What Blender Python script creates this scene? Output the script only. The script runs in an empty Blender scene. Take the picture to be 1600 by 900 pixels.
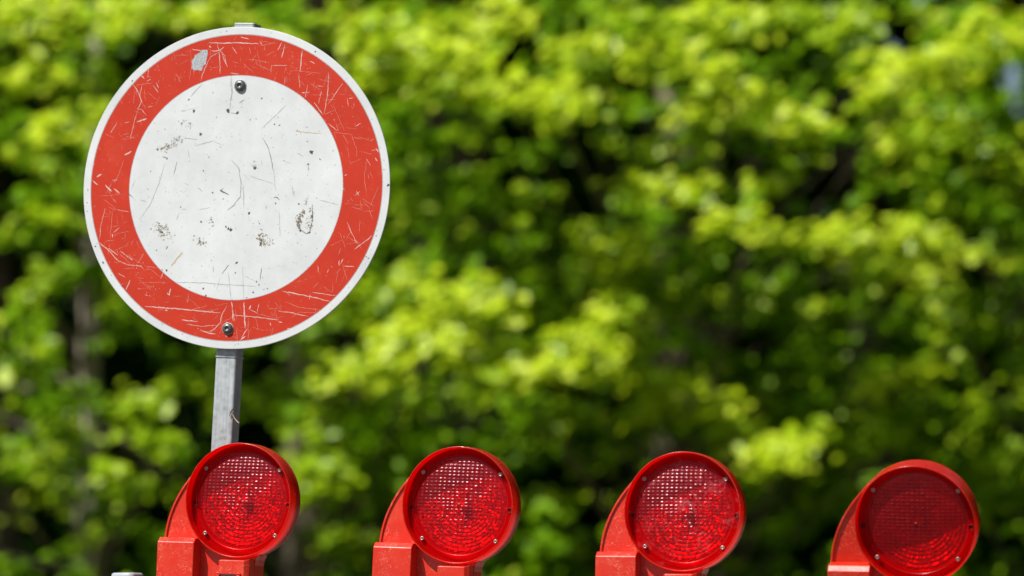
import bpy, math, random
import numpy as np
from mathutils import Vector, Matrix, Euler

# ------------------------------------------------------------------ camera, sky, sun, exposure
S = bpy.context.scene
C = S.collection
rad = math.radians
random.seed(7)
rng = np.random.default_rng(11)

PITCH = rad(5.0)
CAM = Vector((0, 0, 0.75))
FPX = 200.0 / 36.0 * 1600
cam_d = bpy.data.cameras.new('camera')
cam_d.lens = 200; cam_d.sensor_width = 36
cam_d.clip_start = 0.1; cam_d.clip_end = 2000
cam_d.dof.use_dof = True
cam_d.dof.focus_distance = 10.30
cam_d.dof.aperture_fstop = 3.8
cam = bpy.data.objects.new('camera', cam_d); C.objects.link(cam)
cam.location = CAM; cam.rotation_euler = (rad(90) + PITCH, 0, 0)
S.camera = cam

SUN_EL, SUN_AZ = rad(52), rad(46)          # azimuth: to the left of straight behind the camera
SUND = Vector((-math.sin(SUN_AZ) * math.cos(SUN_EL), -math.cos(SUN_AZ) * math.cos(SUN_EL), math.sin(SUN_EL)))
W = bpy.data.worlds.new('World'); S.world = W; W.use_nodes = True
nt = W.node_tree; nt.nodes.clear()
sky = nt.nodes.new('ShaderNodeTexSky'); sky.sky_type = 'NISHITA'; sky.sun_disc = False
sky.sun_elevation = SUN_EL; sky.sun_rotation = rad(180) + SUN_AZ
bg = nt.nodes.new('ShaderNodeBackground'); bg.inputs['Strength'].default_value = 0.06
wo = nt.nodes.new('ShaderNodeOutputWorld')
nt.links.new(sky.outputs[0], bg.inputs[0]); nt.links.new(bg.outputs[0], wo.inputs[0])
sun_d = bpy.data.lights.new('sun', 'SUN'); sun_d.energy = 4.8; sun_d.angle = rad(0.5); sun_d.color = (1, 0.965, 0.91)
sun = bpy.data.objects.new('sun', sun_d); C.objects.link(sun)
sun.rotation_euler = SUND.to_track_quat('Z', 'Y').to_euler(); sun.location = (-6, -6, 12)
S.view_settings.view_transform = 'Standard'; S.view_settings.look = 'None'
S.view_settings.exposure = 0.46; S.view_settings.gamma = 1.0
S.cycles.use_denoising = True
S.cycles.max_bounces = 8; S.cycles.transparent_max_bounces = 12
S.cycles.sample_clamp_indirect = 6

FW = Vector((0, math.cos(PITCH), math.sin(PITCH)))
UP = Vector((0, -math.sin(PITCH), math.cos(PITCH)))


def ray(px, py):
    return FW + Vector((1, 0, 0)) * ((px - 800) / FPX) + UP * ((450 - py) / FPX)


def at(px, py, d):
    return CAM + ray(px, py) * d


# ------------------------------------------------------------------ materials
def mat(name):
    m = bpy.data.materials.new(name); m.use_nodes = True
    n = m.node_tree.nodes; p = n['Principled BSDF']
    return m, m.node_tree, p


def node(t, kind, **kw):
    n = t.nodes.new(kind)
    for k, v in kw.items():
        if k.startswith('i_'):
            n.inputs[k[2:].replace('_', ' ')].default_value = v
        else:
            setattr(n, k, v)
    return n


def ramp(t, fac, stops, interp='LINEAR'):
    r = t.nodes.new('ShaderNodeValToRGB'); r.color_ramp.interpolation = interp
    e = r.color_ramp.elements
    while len(e) < len(stops): e.new(0.5)
    for k, (pos, col) in enumerate(stops):
        e[k].position = pos; e[k].color = (*col, 1) if len(col) == 3 else col
    t.links.new(fac, r.inputs[0]); return r.outputs[0]


def objco(t):
    return t.nodes.new('ShaderNodeTexCoord').outputs['Object']


def noise(t, co, scale, detail=4, rough=0.6, dist=0.0):
    n = t.nodes.new('ShaderNodeTexNoise'); n.inputs['Scale'].default_value = scale
    n.inputs['Detail'].default_value = detail; n.inputs['Roughness'].default_value = rough
    n.inputs['Distortion'].default_value = dist
    t.links.new(co, n.inputs['Vector']); return n.outputs['Fac']


def mixc(t, fac, a, b):
    m = t.nodes.new('ShaderNodeMix'); m.data_type = 'RGBA'
    for idx, v in ((0, fac), (6, a), (7, b)):
        if isinstance(v, (tuple, float, int)):
            m.inputs[idx].default_value = (*v, 1) if isinstance(v, tuple) else v
        else:
            t.links.new(v, m.inputs[idx])
    return m.outputs[2]


def maths(t, op, a, b=None, c=None):
    m = t.nodes.new('ShaderNodeMath'); m.operation = op
    for k, v in enumerate((a, b, c)):
        if v is None: continue
        if isinstance(v, (int, float)): m.inputs[k].default_value = v
        else: t.links.new(v, m.inputs[k])
    return m.outputs[0]


def bump(t, p, h, strength, dist):
    b = t.nodes.new('ShaderNodeBump'); b.inputs['Strength'].default_value = strength
    b.inputs['Distance'].default_value = dist
    t.links.new(h, b.inputs['Height']); t.links.new(b.outputs[0], p.inputs['Normal'])


def simple(name, col, rough=0.6, metal=0.0, var=0.15, scale=40, bmp=0.1):
    m, t, p = mat(name); co = objco(t); f = noise(t, co, scale)
    lo = tuple(c * (1 - var) for c in col); hi = tuple(min(1, c * (1 + var)) for c in col)
    t.links.new(ramp(t, f, [(0.3, lo), (0.7, hi)]), p.inputs['Base Color'])
    p.inputs['Roughness'].default_value = rough; p.inputs['Metallic'].default_value = metal
    if bmp: bump(t, p, noise(t, co, scale * 6), bmp, 0.001)
    return m


def red_plastic(sss=0.0, nm='red_plastic'):
    m, t, p = mat(nm)
    co = objco(t)
    rnd = t.nodes.new('ShaderNodeObjectInfo').outputs['Random']
    mp = t.nodes.new('ShaderNodeVectorMath'); mp.operation = 'ADD'
    cx = t.nodes.new('ShaderNodeCombineXYZ'); t.links.new(rnd, cx.inputs[0]); t.links.new(rnd, cx.inputs[2])
    t.links.new(co, mp.inputs[0]); t.links.new(cx.outputs[0], mp.inputs[1]); co2 = mp.outputs[0]
    base = ramp(t, noise(t, co2, 14, 5, 0.65, 0.6), [(0.3, (0.50, 0.016, 0.003)), (0.55, (0.57, 0.019, 0.004)), (0.8, (0.62, 0.060, 0.028))])
    # chalky scuffs: thin bright squiggles out of warped noise
    w = noise(t, co2, 55, 3, 0.55, 2.2)
    line = ramp(t, maths(t, 'ABSOLUTE', maths(t, 'SUBTRACT', w, 0.5)), [(0.0, (1, 1, 1)), (0.02, (0, 0, 0))])
    mask = ramp(t, noise(t, co2, 22, 2), [(0.45, (0, 0, 0)), (0.62, (0.8, 0.8, 0.8))])
    sc = mixc(t, maths(t, 'MULTIPLY', line, mask), base, (0.72, 0.24, 0.17))
    dust = ramp(t, noise(t, co2, 260, 2), [(0.66, (0, 0, 0)), (0.74, (0.5, 0.5, 0.5))])
    sc = mixc(t, dust, sc, (0.66, 0.26, 0.20))
    t.links.new(sc, p.inputs['Base Color'])
    t.links.new(ramp(t, noise(t, co2, 30), [(0.3, (0.26,) * 3), (0.7, (0.46,) * 3)]), p.inputs['Roughness'])
    p.inputs['Specular IOR Level'].default_value = 0.5
    bump(t, p, noise(t, co2, 120, 3), 0.12, 0.001)
    if sss:                                    # thin hood lets some sun through
        t.links.new(ramp(t, noise(t, co2, 30), [(0.3, (0.16,) * 3), (0.7, (0.34,) * 3)]), p.inputs['Roughness'])
        tr = t.nodes.new('ShaderNodeBsdfTranslucent'); tr.inputs[0].default_value = (0.95, 0.012, 0.006, 1)
        mx = t.nodes.new('ShaderNodeMixShader'); mx.inputs[0].default_value = sss
        t.links.new(p.outputs[0], mx.inputs[1]); t.links.new(tr.outputs[0], mx.inputs[2])
        t.links.new(mx.outputs[0], t.nodes['Material Output'].inputs[0])
    return m


def sign_print():
    m, t, p = mat('sign_print'); co = objco(t)
    sx = t.nodes.new('ShaderNodeSeparateXYZ'); t.links.new(co, sx.inputs[0])
    cb = t.nodes.new('ShaderNodeCombineXYZ'); t.links.new(sx.outputs[0], cb.inputs[0]); t.links.new(sx.outputs[2], cb.inputs[2])
    ln = t.nodes.new('ShaderNodeVectorMath'); ln.operation = 'LENGTH'; t.links.new(cb.outputs[0], ln.inputs[0])
    r = maths(t, 'MULTIPLY', ln.outputs['Value'], 1 / 0.3)
    rw = maths(t, 'ADD', r, maths(t, 'MULTIPLY', maths(t, 'SUBTRACT', noise(t, co, 260, 2), 0.5), 0.004))
    white = ramp(t, noise(t, co, 9, 6, 0.7), [(0.3, (0.50, 0.52, 0.52)), (0.7, (0.63, 0.645, 0.64))])
    grime = ramp(t, noise(t, co, 90, 5, 0.75), [(0.58, (0, 0, 0)), (0.8, (0.35, 0.35, 0.35))])
    white = mixc(t, grime, white, (0.38, 0.39, 0.37))
    red = ramp(t, noise(t, co, 11, 6, 0.7), [(0.28, (0.42, 0.021, 0.004)), (0.55, (0.47, 0.026, 0.006)), (0.8, (0.50, 0.046, 0.016))])
    haze = ramp(t, noise(t, co, 70, 6, 0.8), [(0.56, (0, 0, 0)), (0.85, (0.55, 0.55, 0.55))])
    red = mixc(t, haze, red, (0.54, 0.13, 0.09))
    dg = ramp(t, noise(t, co, 26, 6, 0.8, 0.5), [(0.55, (0, 0, 0)), (0.8, (0.6, 0.6, 0.6))])
    red = mixc(t, dg, red, (0.30, 0.055, 0.04))
    inring = maths(t, 'MULTIPLY', maths(t, 'GREATER_THAN', rw, 0.699), maths(t, 'LESS_THAN', rw, 0.950))
    col = mixc(t, inring, white, red)
    e1 = maths(t, 'LESS_THAN', maths(t, 'ABSOLUTE', maths(t, 'SUBTRACT', rw, 0.952)), 0.0028)
    e2 = maths(t, 'LESS_THAN', maths(t, 'ABSOLUTE', maths(t, 'SUBTRACT', rw, 0.6975)), 0.0020)
    col = mixc(t, maths(t, 'MULTIPLY', maths(t, 'MAXIMUM', e1, e2), 0.75), col, (0.26, 0.20, 0.19))
    # greenish dirt gathered along the outer edge
    rimd = maths(t, 'MULTIPLY', maths(t, 'GREATER_THAN', rw, 0.958), ramp(t, noise(t, co, 34, 6, 0.8), [(0.55, (0, 0, 0)), (0.8, (0.25, 0.25, 0.25))]))
    col = mixc(t, rimd, col, (0.34, 0.34, 0.28))
    t.links.new(col, p.inputs['Base Color'])
    p.inputs['Specular IOR Level'].default_value = 0.3
    p.inputs['Roughness'].default_value = 0.5
    bump(t, p, noise(t, co, 60, 4), 0.05, 0.001)
    return m


def zinc():
    m, t, p = mat('galvanised_steel'); co = objco(t)
    v = t.nodes.new('ShaderNodeTexVoronoi'); v.inputs['Scale'].default_value = 90; t.links.new(co, v.inputs['Vector'])
    f = maths(t, 'ADD', maths(t, 'MULTIPLY', v.outputs['Distance'], 0.4), noise(t, co, 24, 6, 0.7))
    mp = t.nodes.new('ShaderNodeMapping'); mp.inputs['Scale'].default_value = (300, 300, 7); t.links.new(co, mp.inputs[0])
    st = noise(t, mp.outputs[0], 1.0, 4, 0.7)
    c1 = ramp(t, f, [(0.35, (0.25, 0.27, 0.28)), (0.6, (0.39, 0.42, 0.43)), (0.9, (0.50, 0.53, 0.54))])
    c2 = ramp(t, st, [(0.35, (0.70, 0.70, 0.70)), (0.65, (1, 1, 1))])
    mm = t.nodes.new('ShaderNodeMix'); mm.data_type = 'RGBA'; mm.blend_type = 'MULTIPLY'; mm.inputs[0].default_value = 0.7
    t.links.new(c1, mm.inputs[6]); t.links.new(c2, mm.inputs[7])
    t.links.new(mm.outputs[2], p.inputs['Base Color'])
    p.inputs['Metallic'].default_value = 0.35; p.inputs['Roughness'].default_value = 0.55
    bump(t, p, st, 0.12, 0.001)
    return m


def lens_mat(nm='red_lens', lo=0.60, amt=0.45):
    m = bpy.data.materials.new(nm); m.use_nodes = True; t = m.node_tree; t.nodes.clear()
    out = t.nodes.new('ShaderNodeOutputMaterial'); p = t.nodes.new('ShaderNodeBsdfPrincipled')
    co = objco(t)
    rnd = t.nodes.new('ShaderNodeObjectInfo').outputs['Random']
    mp = t.nodes.new('ShaderNodeVectorMath'); mp.operation = 'ADD'
    cx = t.nodes.new('ShaderNodeCombineXYZ'); t.links.new(rnd, cx.inputs[0]); t.links.new(rnd, cx.inputs[2])
    t.links.new(co, mp.inputs[0]); t.links.new(cx.outputs[0], mp.inputs[1]); co = mp.outputs[0]
    dirt = ramp(t, noise(t, co, 38, 6, 0.75, 1.0), [(lo, (0, 0, 0)), (lo + 0.17, (amt,) * 3)])
    t.links.new(mixc(t, dirt, (0.30, 0.0010, 0.005), (0.50, 0.10, 0.11)), p.inputs['Base Color'])
    p.inputs['Roughness'].default_value = 0.25
    p.inputs['Specular IOR Level'].default_value = 0.9
    p.inputs['Coat Weight'].default_value = 0.35; p.inputs['Coat Roughness'].default_value = 0.34
    tr = t.nodes.new('ShaderNodeBsdfTransparent'); tr.inputs[0].default_value = (0.90, 0.010, 0.022, 1)
    p.inputs['Specular Tint'].default_value = (1.0, 0.70, 0.80, 1)
    mx = t.nodes.new('ShaderNodeMixShader')
    t.links.new(maths(t, 'ADD', maths(t, 'MULTIPLY', dirt, 0.6), 0.29), mx.inputs[0])
    t.links.new(tr.outputs[0], mx.inputs[1]); t.links.new(p.outputs[0], mx.inputs[2])
    t.links.new(mx.outputs[0], out.inputs[0])
    return m


def leaf_mat(name, dark, mid, light, transl=0.4, spec=0.22):
    m = bpy.data.materials.new(name); m.use_nodes = True; t = m.node_tree; t.nodes.clear()
    out = t.nodes.new('ShaderNodeOutputMaterial')
    g = t.nodes.new('ShaderNodeNewGeometry')
    c = ramp(t, g.outputs['Random Per Island'], [(0.0, dark), (0.5, mid), (1.0, light)])
    c = mixc(t, noise(t, objco(t), 1.6, 2), c, tuple(x * 0.8 for x in mid))
    p = t.nodes.new('ShaderNodeBsdfPrincipled'); p.inputs['Roughness'].default_value = 0.40
    p.inputs['Specular IOR Level'].default_value = spec
    t.links.new(c, p.inputs['Base Color'])
    tr = t.nodes.new('ShaderNodeBsdfTranslucent')
    hs = t.nodes.new('ShaderNodeHueSaturation'); hs.inputs['Value'].default_value = 1.25; hs.inputs['Saturation'].default_value = 1.1
    t.links.new(c, hs.inputs['Color']); t.links.new(hs.outputs[0], tr.inputs[0])
    mx = t.nodes.new('ShaderNodeMixShader'); mx.inputs[0].default_value = transl
    t.links.new(p.outputs[0], mx.inputs[1]); t.links.new(tr.outputs[0], mx.inputs[2]); t.links.new(mx.outputs[0], out.inputs[0])
    return m


M_RED = red_plastic()
M_SIGN = sign_print()
M_ZINC = zinc()
M_LENS = lens_mat()
M_LENS_D = lens_mat('chalky_red_lens', 0.53, 0.75)
M_REFL = simple('reflector_silver', (0.84, 0.82, 0.82), 0.42, 0.5, 0.28, 42, 0)
M_BOLT = simple('bolt_steel', (0.13, 0.135, 0.13), 0.36, 0.6, 0.3, 300, 0.2)
M_SCREW = simple('screw_steel', (0.38, 0.30, 0.26), 0.35, 0.7, 0.2, 300, 0.1)
M_HOLE = simple('hole_dark', (0.06, 0.008, 0.008), 0.6, 0, 0.3, 200, 0)  # dark red for the plugs; on the slot it stands for recess shade
M_LED = simple('led_element', (0.75, 0.35, 0.30), 0.25, 0.2, 0.2, 200, 0)
M_SCR = simple('scratch_white', (0.58, 0.40, 0.36), 0.6, 0, 0.15, 300, 0)
M_SCRF = simple('scratch_faint', (0.55, 0.19, 0.14), 0.6, 0, 0.25, 300, 0)
M_DIRT = simple('dirt_dark', (0.07, 0.068, 0.06), 0.8, 0, 0.5, 500, 0)
M_GREY = simple('scrape_grey', (0.30, 0.31, 0.30), 0.7, 0, 0.2, 300, 0)
M_BROWN = simple('dirt_brown', (0.22, 0.19, 0.12), 0.8, 0, 0.5, 420, 0)
M_RUST = simple('rust_streak', (0.42, 0.33, 0.18), 0.8, 0, 0.3, 300, 0)
M_BARE = simple('bare_metal', (0.36, 0.375, 0.38), 0.5, 0.2, 0.6, 420, 0.2)
M_CAP = simple('grey_plastic', (0.36, 0.39, 0.41), 0.4, 0, 0.12, 50, 0.1)
M_WHITE = simple('white_sheeting', (0.76, 0.77, 0.76), 0.5, 0, 0.06, 20, 0.05)
M_RUB = simple('black_rubber_foot', (0.03, 0.03, 0.03), 0.85, 0, 0.3, 30, 0.4)
M_STEM = simple('dry_stem', (0.40, 0.31, 0.16), 0.8, 0, 0.3, 200, 0)
M_STEMD = simple('dark_stem', (0.04, 0.035, 0.02), 0.8, 0, 0.3, 200, 0)
M_BARK = simple('bark', (0.15, 0.115, 0.08), 0.9, 0, 0.55, 7, 0.8)
M_PALE = simple('sunlit_bark', (0.42, 0.36, 0.29), 0.9, 0, 0.45, 5, 0.8)  # lighter bark colour stands in for sun on the left trunk
L_YEL = leaf_mat('leaf_yellow_green', (0.22, 0.38, 0.004), (0.47, 0.60, 0.006), (0.68, 0.76, 0.07), 0.24, 0.35)
L_MID = leaf_mat('leaf_mid_green', (0.10, 0.23, 0.002), (0.30, 0.46, 0.004), (0.50, 0.62, 0.012), 0.27, 0.35)
L_DRK = leaf_mat('leaf_shade_green', (0.006, 0.030, 0.004), (0.012, 0.050, 0.004), (0.025, 0.08, 0.006), 0.2, 0.05)  # near-black green stands for the shade inside the wood


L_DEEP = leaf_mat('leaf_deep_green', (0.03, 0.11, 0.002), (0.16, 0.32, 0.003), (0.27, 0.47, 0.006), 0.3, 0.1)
M_INNER = red_plastic(0.88, 'red_hood_inner')  # same hood plastic, translucency raised to brighten its inner wall
M_DRUM = red_plastic(0.40, 'red_hood_plastic')

# ------------------------------------------------------------------ mesh helpers
class MB:
    def __init__(s): s.v = []; s.f = []; s.sm = []

    def add(s, vs, fs, smooth=False):
        o = len(s.v); s.v += [tuple(v) for v in vs]; s.f += [tuple(i + o for i in f) for f in fs]; s.sm += [smooth] * len(fs)
        return s

    def mesh(s, name, m):
        me = bpy.data.meshes.new(name); me.from_pydata(s.v, [], s.f)
        me.polygons.foreach_set('use_smooth', s.sm)
        if m: me.materials.append(m)
        me.update(); return me

    def build(s, name, m, parent=None, bevel=0.0, seg=2):
        o = bpy.data.objects.new(name, s.mesh(name, m)); C.objects.link(o)
        if parent is not None: o.parent = parent
        if bevel:
            b = o.modifiers.new('bevel', 'BEVEL'); b.width = bevel; b.segments = seg; b.limit_method = 'ANGLE'; b.angle_limit = rad(32)
        return o

    def box(s, x0, x1, y0, y1, z0, z1):
        vs = [(x, y, z) for z in (z0, z1) for y in (y0, y1) for x in (x0, x1)]
        return s.add(vs, [(0, 2, 3, 1), (4, 5, 7, 6), (0, 1, 5, 4), (2, 6, 7, 3), (0, 4, 6, 2), (1, 3, 7, 5)])

    def prism(s, pts, y0, y1):           # outline in xz (counter-clockwise seen from -y), extruded along y
        n = len(pts)
        vs = [(x, y0, z) for x, z in pts] + [(x, y1, z) for x, z in pts]
        fs = [tuple(range(n)), tuple(range(2 * n - 1, n - 1, -1))]
        fs += [(i, i + n, (i + 1) % n + n, (i + 1) % n) for i in range(n)]
        return s.add(vs, fs)

    def lathe(s, prof, n=96, cx=0, cz=0, smooth=True, closed=False):   # profile (r, y), axis along y
        vs = []; fs = []
        for r, y in prof:
            for k in range(n):
                a = 2 * math.pi * k / n
                vs.append((cx + r * math.cos(a), y, cz + r * math.sin(a)))
        for i in range(len(prof) - 1):
            for k in range(n):
                k2 = (k + 1) % n
                fs.append((i * n + k, i * n + k2, (i + 1) * n + k2, (i + 1) * n + k))
        if prof[0][0] > 1e-6 and closed: fs.append(tuple(range(n - 1, -1, -1)))
        if closed and prof[-1][0] > 1e-6: fs.append(tuple((len(prof) - 1) * n + k for k in range(n)))
        return s.add(vs, fs, smooth)

    def tube(s, pts, rs, n=8):
        pts = [Vector(p) for p in pts]; vs = []; fs = []
        for i, p in enumerate(pts):
            d = (pts[min(i + 1, len(pts) - 1)] - pts[max(i - 1, 0)]).normalized()
            a = d.cross(Vector((0.31, 0.9, 0.2))).normalized(); b = d.cross(a)
            r = rs[i] if isinstance(rs, (list, tuple)) else rs
            for k in range(n):
                t = 2 * math.pi * k / n
                vs.append(p + a * (r * math.cos(t)) + b * (r * math.sin(t)))
        for i in range(len(pts) - 1):
            for k in range(n):
                k2 = (k + 1) % n
                fs.append((i * n + k, i * n + k2, (i + 1) * n + k2, (i + 1) * n + k))
        fs.append(tuple(range(n))); fs.append(tuple(range(len(pts) * n - 1, (len(pts) - 1) * n - 1, -1)))
        return s.add(vs, fs, True)


def tag(o, label=None, cat=None, group=None, kind=None):
    if label: o['label'] = label
    if cat: o['category'] = cat
    if group: o['group'] = group
    if kind: o['kind'] = kind
    return o


def empty(name, loc, rot=(0, 0, 0)):
    o = bpy.data.objects.new(name, None); C.objects.link(o); o.location = loc; o.rotation_euler = rot
    o.empty_display_size = 0.2; return o


# ------------------------------------------------------------------ ground, road
def sheet(name, x0, x1, y0, y1, z, m, nx=2, ny=2, fn=None):
    b = MB(); xs = np.linspace(x0, x1, nx); ys = np.linspace(y0, y1, ny)
    vs = [(x, y, z + (fn(x, y) if fn else 0)) for y in ys for x in xs]
    fs = [(j * nx + i, j * nx + i + 1, (j + 1) * nx + i + 1, (j + 1) * nx + i) for j in range(ny - 1) for i in range(nx - 1)]
    b.add(vs, fs, True); o = b.build(name, m); tag(o, kind='structure'); return o


M_SOIL = simple('forest_floor', (0.10, 0.10, 0.045), 0.95, 0, 0.5, 1.2, 0.6)
M_ASPH = simple('pale_asphalt', (0.085, 0.083, 0.080), 0.85, 0, 0.25, 3.0, 0.5)
M_GRAV = simple('gravel_verge', (0.20, 0.185, 0.16), 0.95, 0, 0.35, 12.0, 0.8)
sheet('ground', -600, 600, -600, 600, -0.012, M_SOIL)
sheet('verge', -60, 60, 12.6, 18.0, -0.004, M_GRAV)
sheet('road', -60, 60, -3.0, 12.6, 0.0, M_ASPH)

# ------------------------------------------------------------------ the round sign on its pole
YAW_S = rad(-16.3); ROLL_S = rad(3.05)
SC = at(368, 293, 10.54)                                     # centre of the disc
RS = Euler((0, ROLL_S, YAW_S)).to_matrix()
OX, OY = 0.0046, -0.032                                        # disc centre seen from the pole axis
# height along the leaning pole at which the disc sits
hz = SC.z / RS[2][2]
for _ in range(8):
    base = SC - RS @ Vector((OX, OY, hz)); hz += base.z / RS[2][2]
base = SC - RS @ Vector((OX, OY, hz)); base.z = 0.0
sign = empty('road_sign', base, (0, ROLL_S, YAW_S))
tag(sign, 'round red and white no-entry-for-vehicles sign, scratched, on a leaning square grey pole', 'road sign')

b = MB()
b.lathe([(0.0, 0.0), (0.10, 0.0), (0.209, 0.0), (0.2855, 0.0), (0.299, 0.0), (0.2998, 0.0003), (0.30, 0.0010), (0.30, 0.0030), (0.0, 0.0030)], 240, smooth=False)
plate = b.build('sign_plate', M_SIGN, sign); plate.location = (OX, OY, hz)
H = hz
# square tube pole: rounded corners, top closed with a cap
def rsq(h, r, n=4):
    pts = []
    for cx, cz, a0 in ((h - r, h - r, 0), (-h + r, h - r, 90), (-h + r, -h + r, 180), (h - r, -h + r, 270)):
        for k in range(n + 1):
            a = rad(a0 + 90 * k / n); pts.append((cx + r * math.cos(a), cz + r * math.sin(a)))
    return pts
def column(bb, pts, z0, z1):
    n = len(pts); vs = [(x, y, z0) for x, y in pts] + [(x, y, z1) for x, y in pts]
    fs = [(i, (i + 1) % n, (i + 1) % n + n, i + n) for i in range(n)] + [tuple(range(n - 1, -1, -1)), tuple(range(n, 2 * n))]
    bb.add(vs, fs)
b = MB(); column(b, rsq(0.0205, 0.005), -0.0, H + 0.3055); b.build('pole', M_ZINC, sign)
b = MB(); column(b, rsq(0.0207, 0.005), H + 0.3056, H + 0.3085); b.build('pole_cap', M_CAP, sign, 0.001)
b = MB(); column(b, rsq(0.0222, 0.006), H - 0.3150, H - 0.3115); b.build('pole_collar', M_ZINC, sign, 0.0006)
for zz in (0.22, -0.26):
    b = MB(); b.box(-0.045, 0.045, -0.0290, -0.0208, H + zz - 0.016, H + zz + 0.016); b.build('clamp', M_ZINC, sign, 0.001)

NS = RS @ Vector((0, -1, 0))
RSi = RS.transposed()
def on_sign(px, py, off):            # point of the photograph carried onto the disc's own plane, disc coordinates
    d = ray(px, py); s = (SC - CAM).dot(NS) / d.dot(NS)
    q = RSi @ (CAM + d * s - SC); return Vector((q.x, -off, q.z))

for px, py, r in ((375.5, 134, 0.0108), (356, 513.5, 0.0102)):
    q = on_sign(px, py, 0)
    o = MB().lathe([(r * 1.10, -0.0001), (r * 1.10, -0.0010), (r * 1.05, -0.0012), (0, -0.0018)], 40).build('washer', M_BARE, sign)
    o.location = (OX + q.x, OY, H + q.z)
    prof = [(r, -0.0012)] + [(r * math.cos(a), -0.0016 - 0.0062 * math.sin(a)) for a in np.linspace(0, math.pi / 2 - 0.42, 7)] + [(r * 0.36, -0.0064), (r * 0.3, -0.0048), (0.0, -0.0046)]
    o = MB().lathe(prof, 40).build('bolt', M_BOLT, sign)
    o.location = (OX + q.x, OY, H + q.z)

# scratches, chips and dirt read off the face; lists are (zoom origin, points, width)
def wpx(k): return 0.00055 * k + 0.0002
class Marks:
    def __init__(s, off): s.b = MB(); s.off = off
    def ok(s, q, lim=0.2985): return math.hypot(q.x, q.z) < lim
    def line(s, pts, w, jit=0.0006, taper=True):
        P = [on_sign(x, y, s.off) for x, y in pts]; Q = []
        for a, c in zip(P, P[1:]):
            n = max(2, int((c - a).length / 0.004))
            for k in range(n): Q.append(a.lerp(c, k / n) + Vector((random.uniform(-jit, jit), 0, random.uniform(-jit, jit))))
        Q.append(P[-1]); vs = []
        for i, q in enumerate(Q):
            d = (Q[min(i + 1, len(Q) - 1)] - Q[max(i - 1, 0)]); d.normalize(); nrm = Vector((-d.z, 0, d.x))
            e = min(i, len(Q) - 1 - i) / max(1, len(Q) * 0.25)
            ww = wpx(w) * 0.5 * (min(1, 0.35 + e) if taper else 1) * random.uniform(0.55, 1.25)
            if not s.ok(q): ww = 0.00005
            vs += [q + nrm * ww, q - nrm * ww]
        s.b.add(vs, [(2 * i, 2 * i + 1, 2 * i + 3, 2 * i + 2) for i in range(len(Q) - 1)])
    def blob(s, x, y, r, ry=None, n=9, q=None, rough=0.55):
        q = q or on_sign(x, y, s.off)
        if not s.ok(q, 0.297): return
        rr = r; ry = ry or r * random.uniform(0.5, 1.0); a0 = random.uniform(0, 3.14)
        vs = []
        for k in range(n):
            a = 2 * math.pi * k / n; f = random.uniform(1 - rough, 1.0 + rough * 0.4)
            x_, z_ = rr * f * math.cos(a), ry * f * math.sin(a)
            vs.append((q.x + x_ * math.cos(a0) - z_ * math.sin(a0), q.y, q.z + x_ * math.sin(a0) + z_ * math.cos(a0)))
        c = (q.x, q.y, q.z)
        s.b.add([c] + vs, [(0, k + 1, (k + 1) % n + 1) for k in range(n)])
    def cluster(s, pts, spread, n, rmax):
        for _ in range(n):
            k = random.uniform(0, len(pts) - 1.001); i = int(k); f = k - i
            x = pts[i][0] * (1 - f) + pts[min(i + 1, len(pts) - 1)][0] * f + random.gauss(0, spread)
            y = pts[i][1] * (1 - f) + pts[min(i + 1, len(pts) - 1)][1] * f + random.gauss(0, spread)
            s.blob(x, y, random.uniform(0.35, 1.3) * rmax, n=7)
R1, R2, R3, R4, R5, R6 = (120, 20), (360, 20), (120, 210), (360, 210), (120, 380), (360, 380)
def Z(o, p): return (o[0] + p[0] / 4.5, o[1] + p[1] / 4.5)
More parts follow.
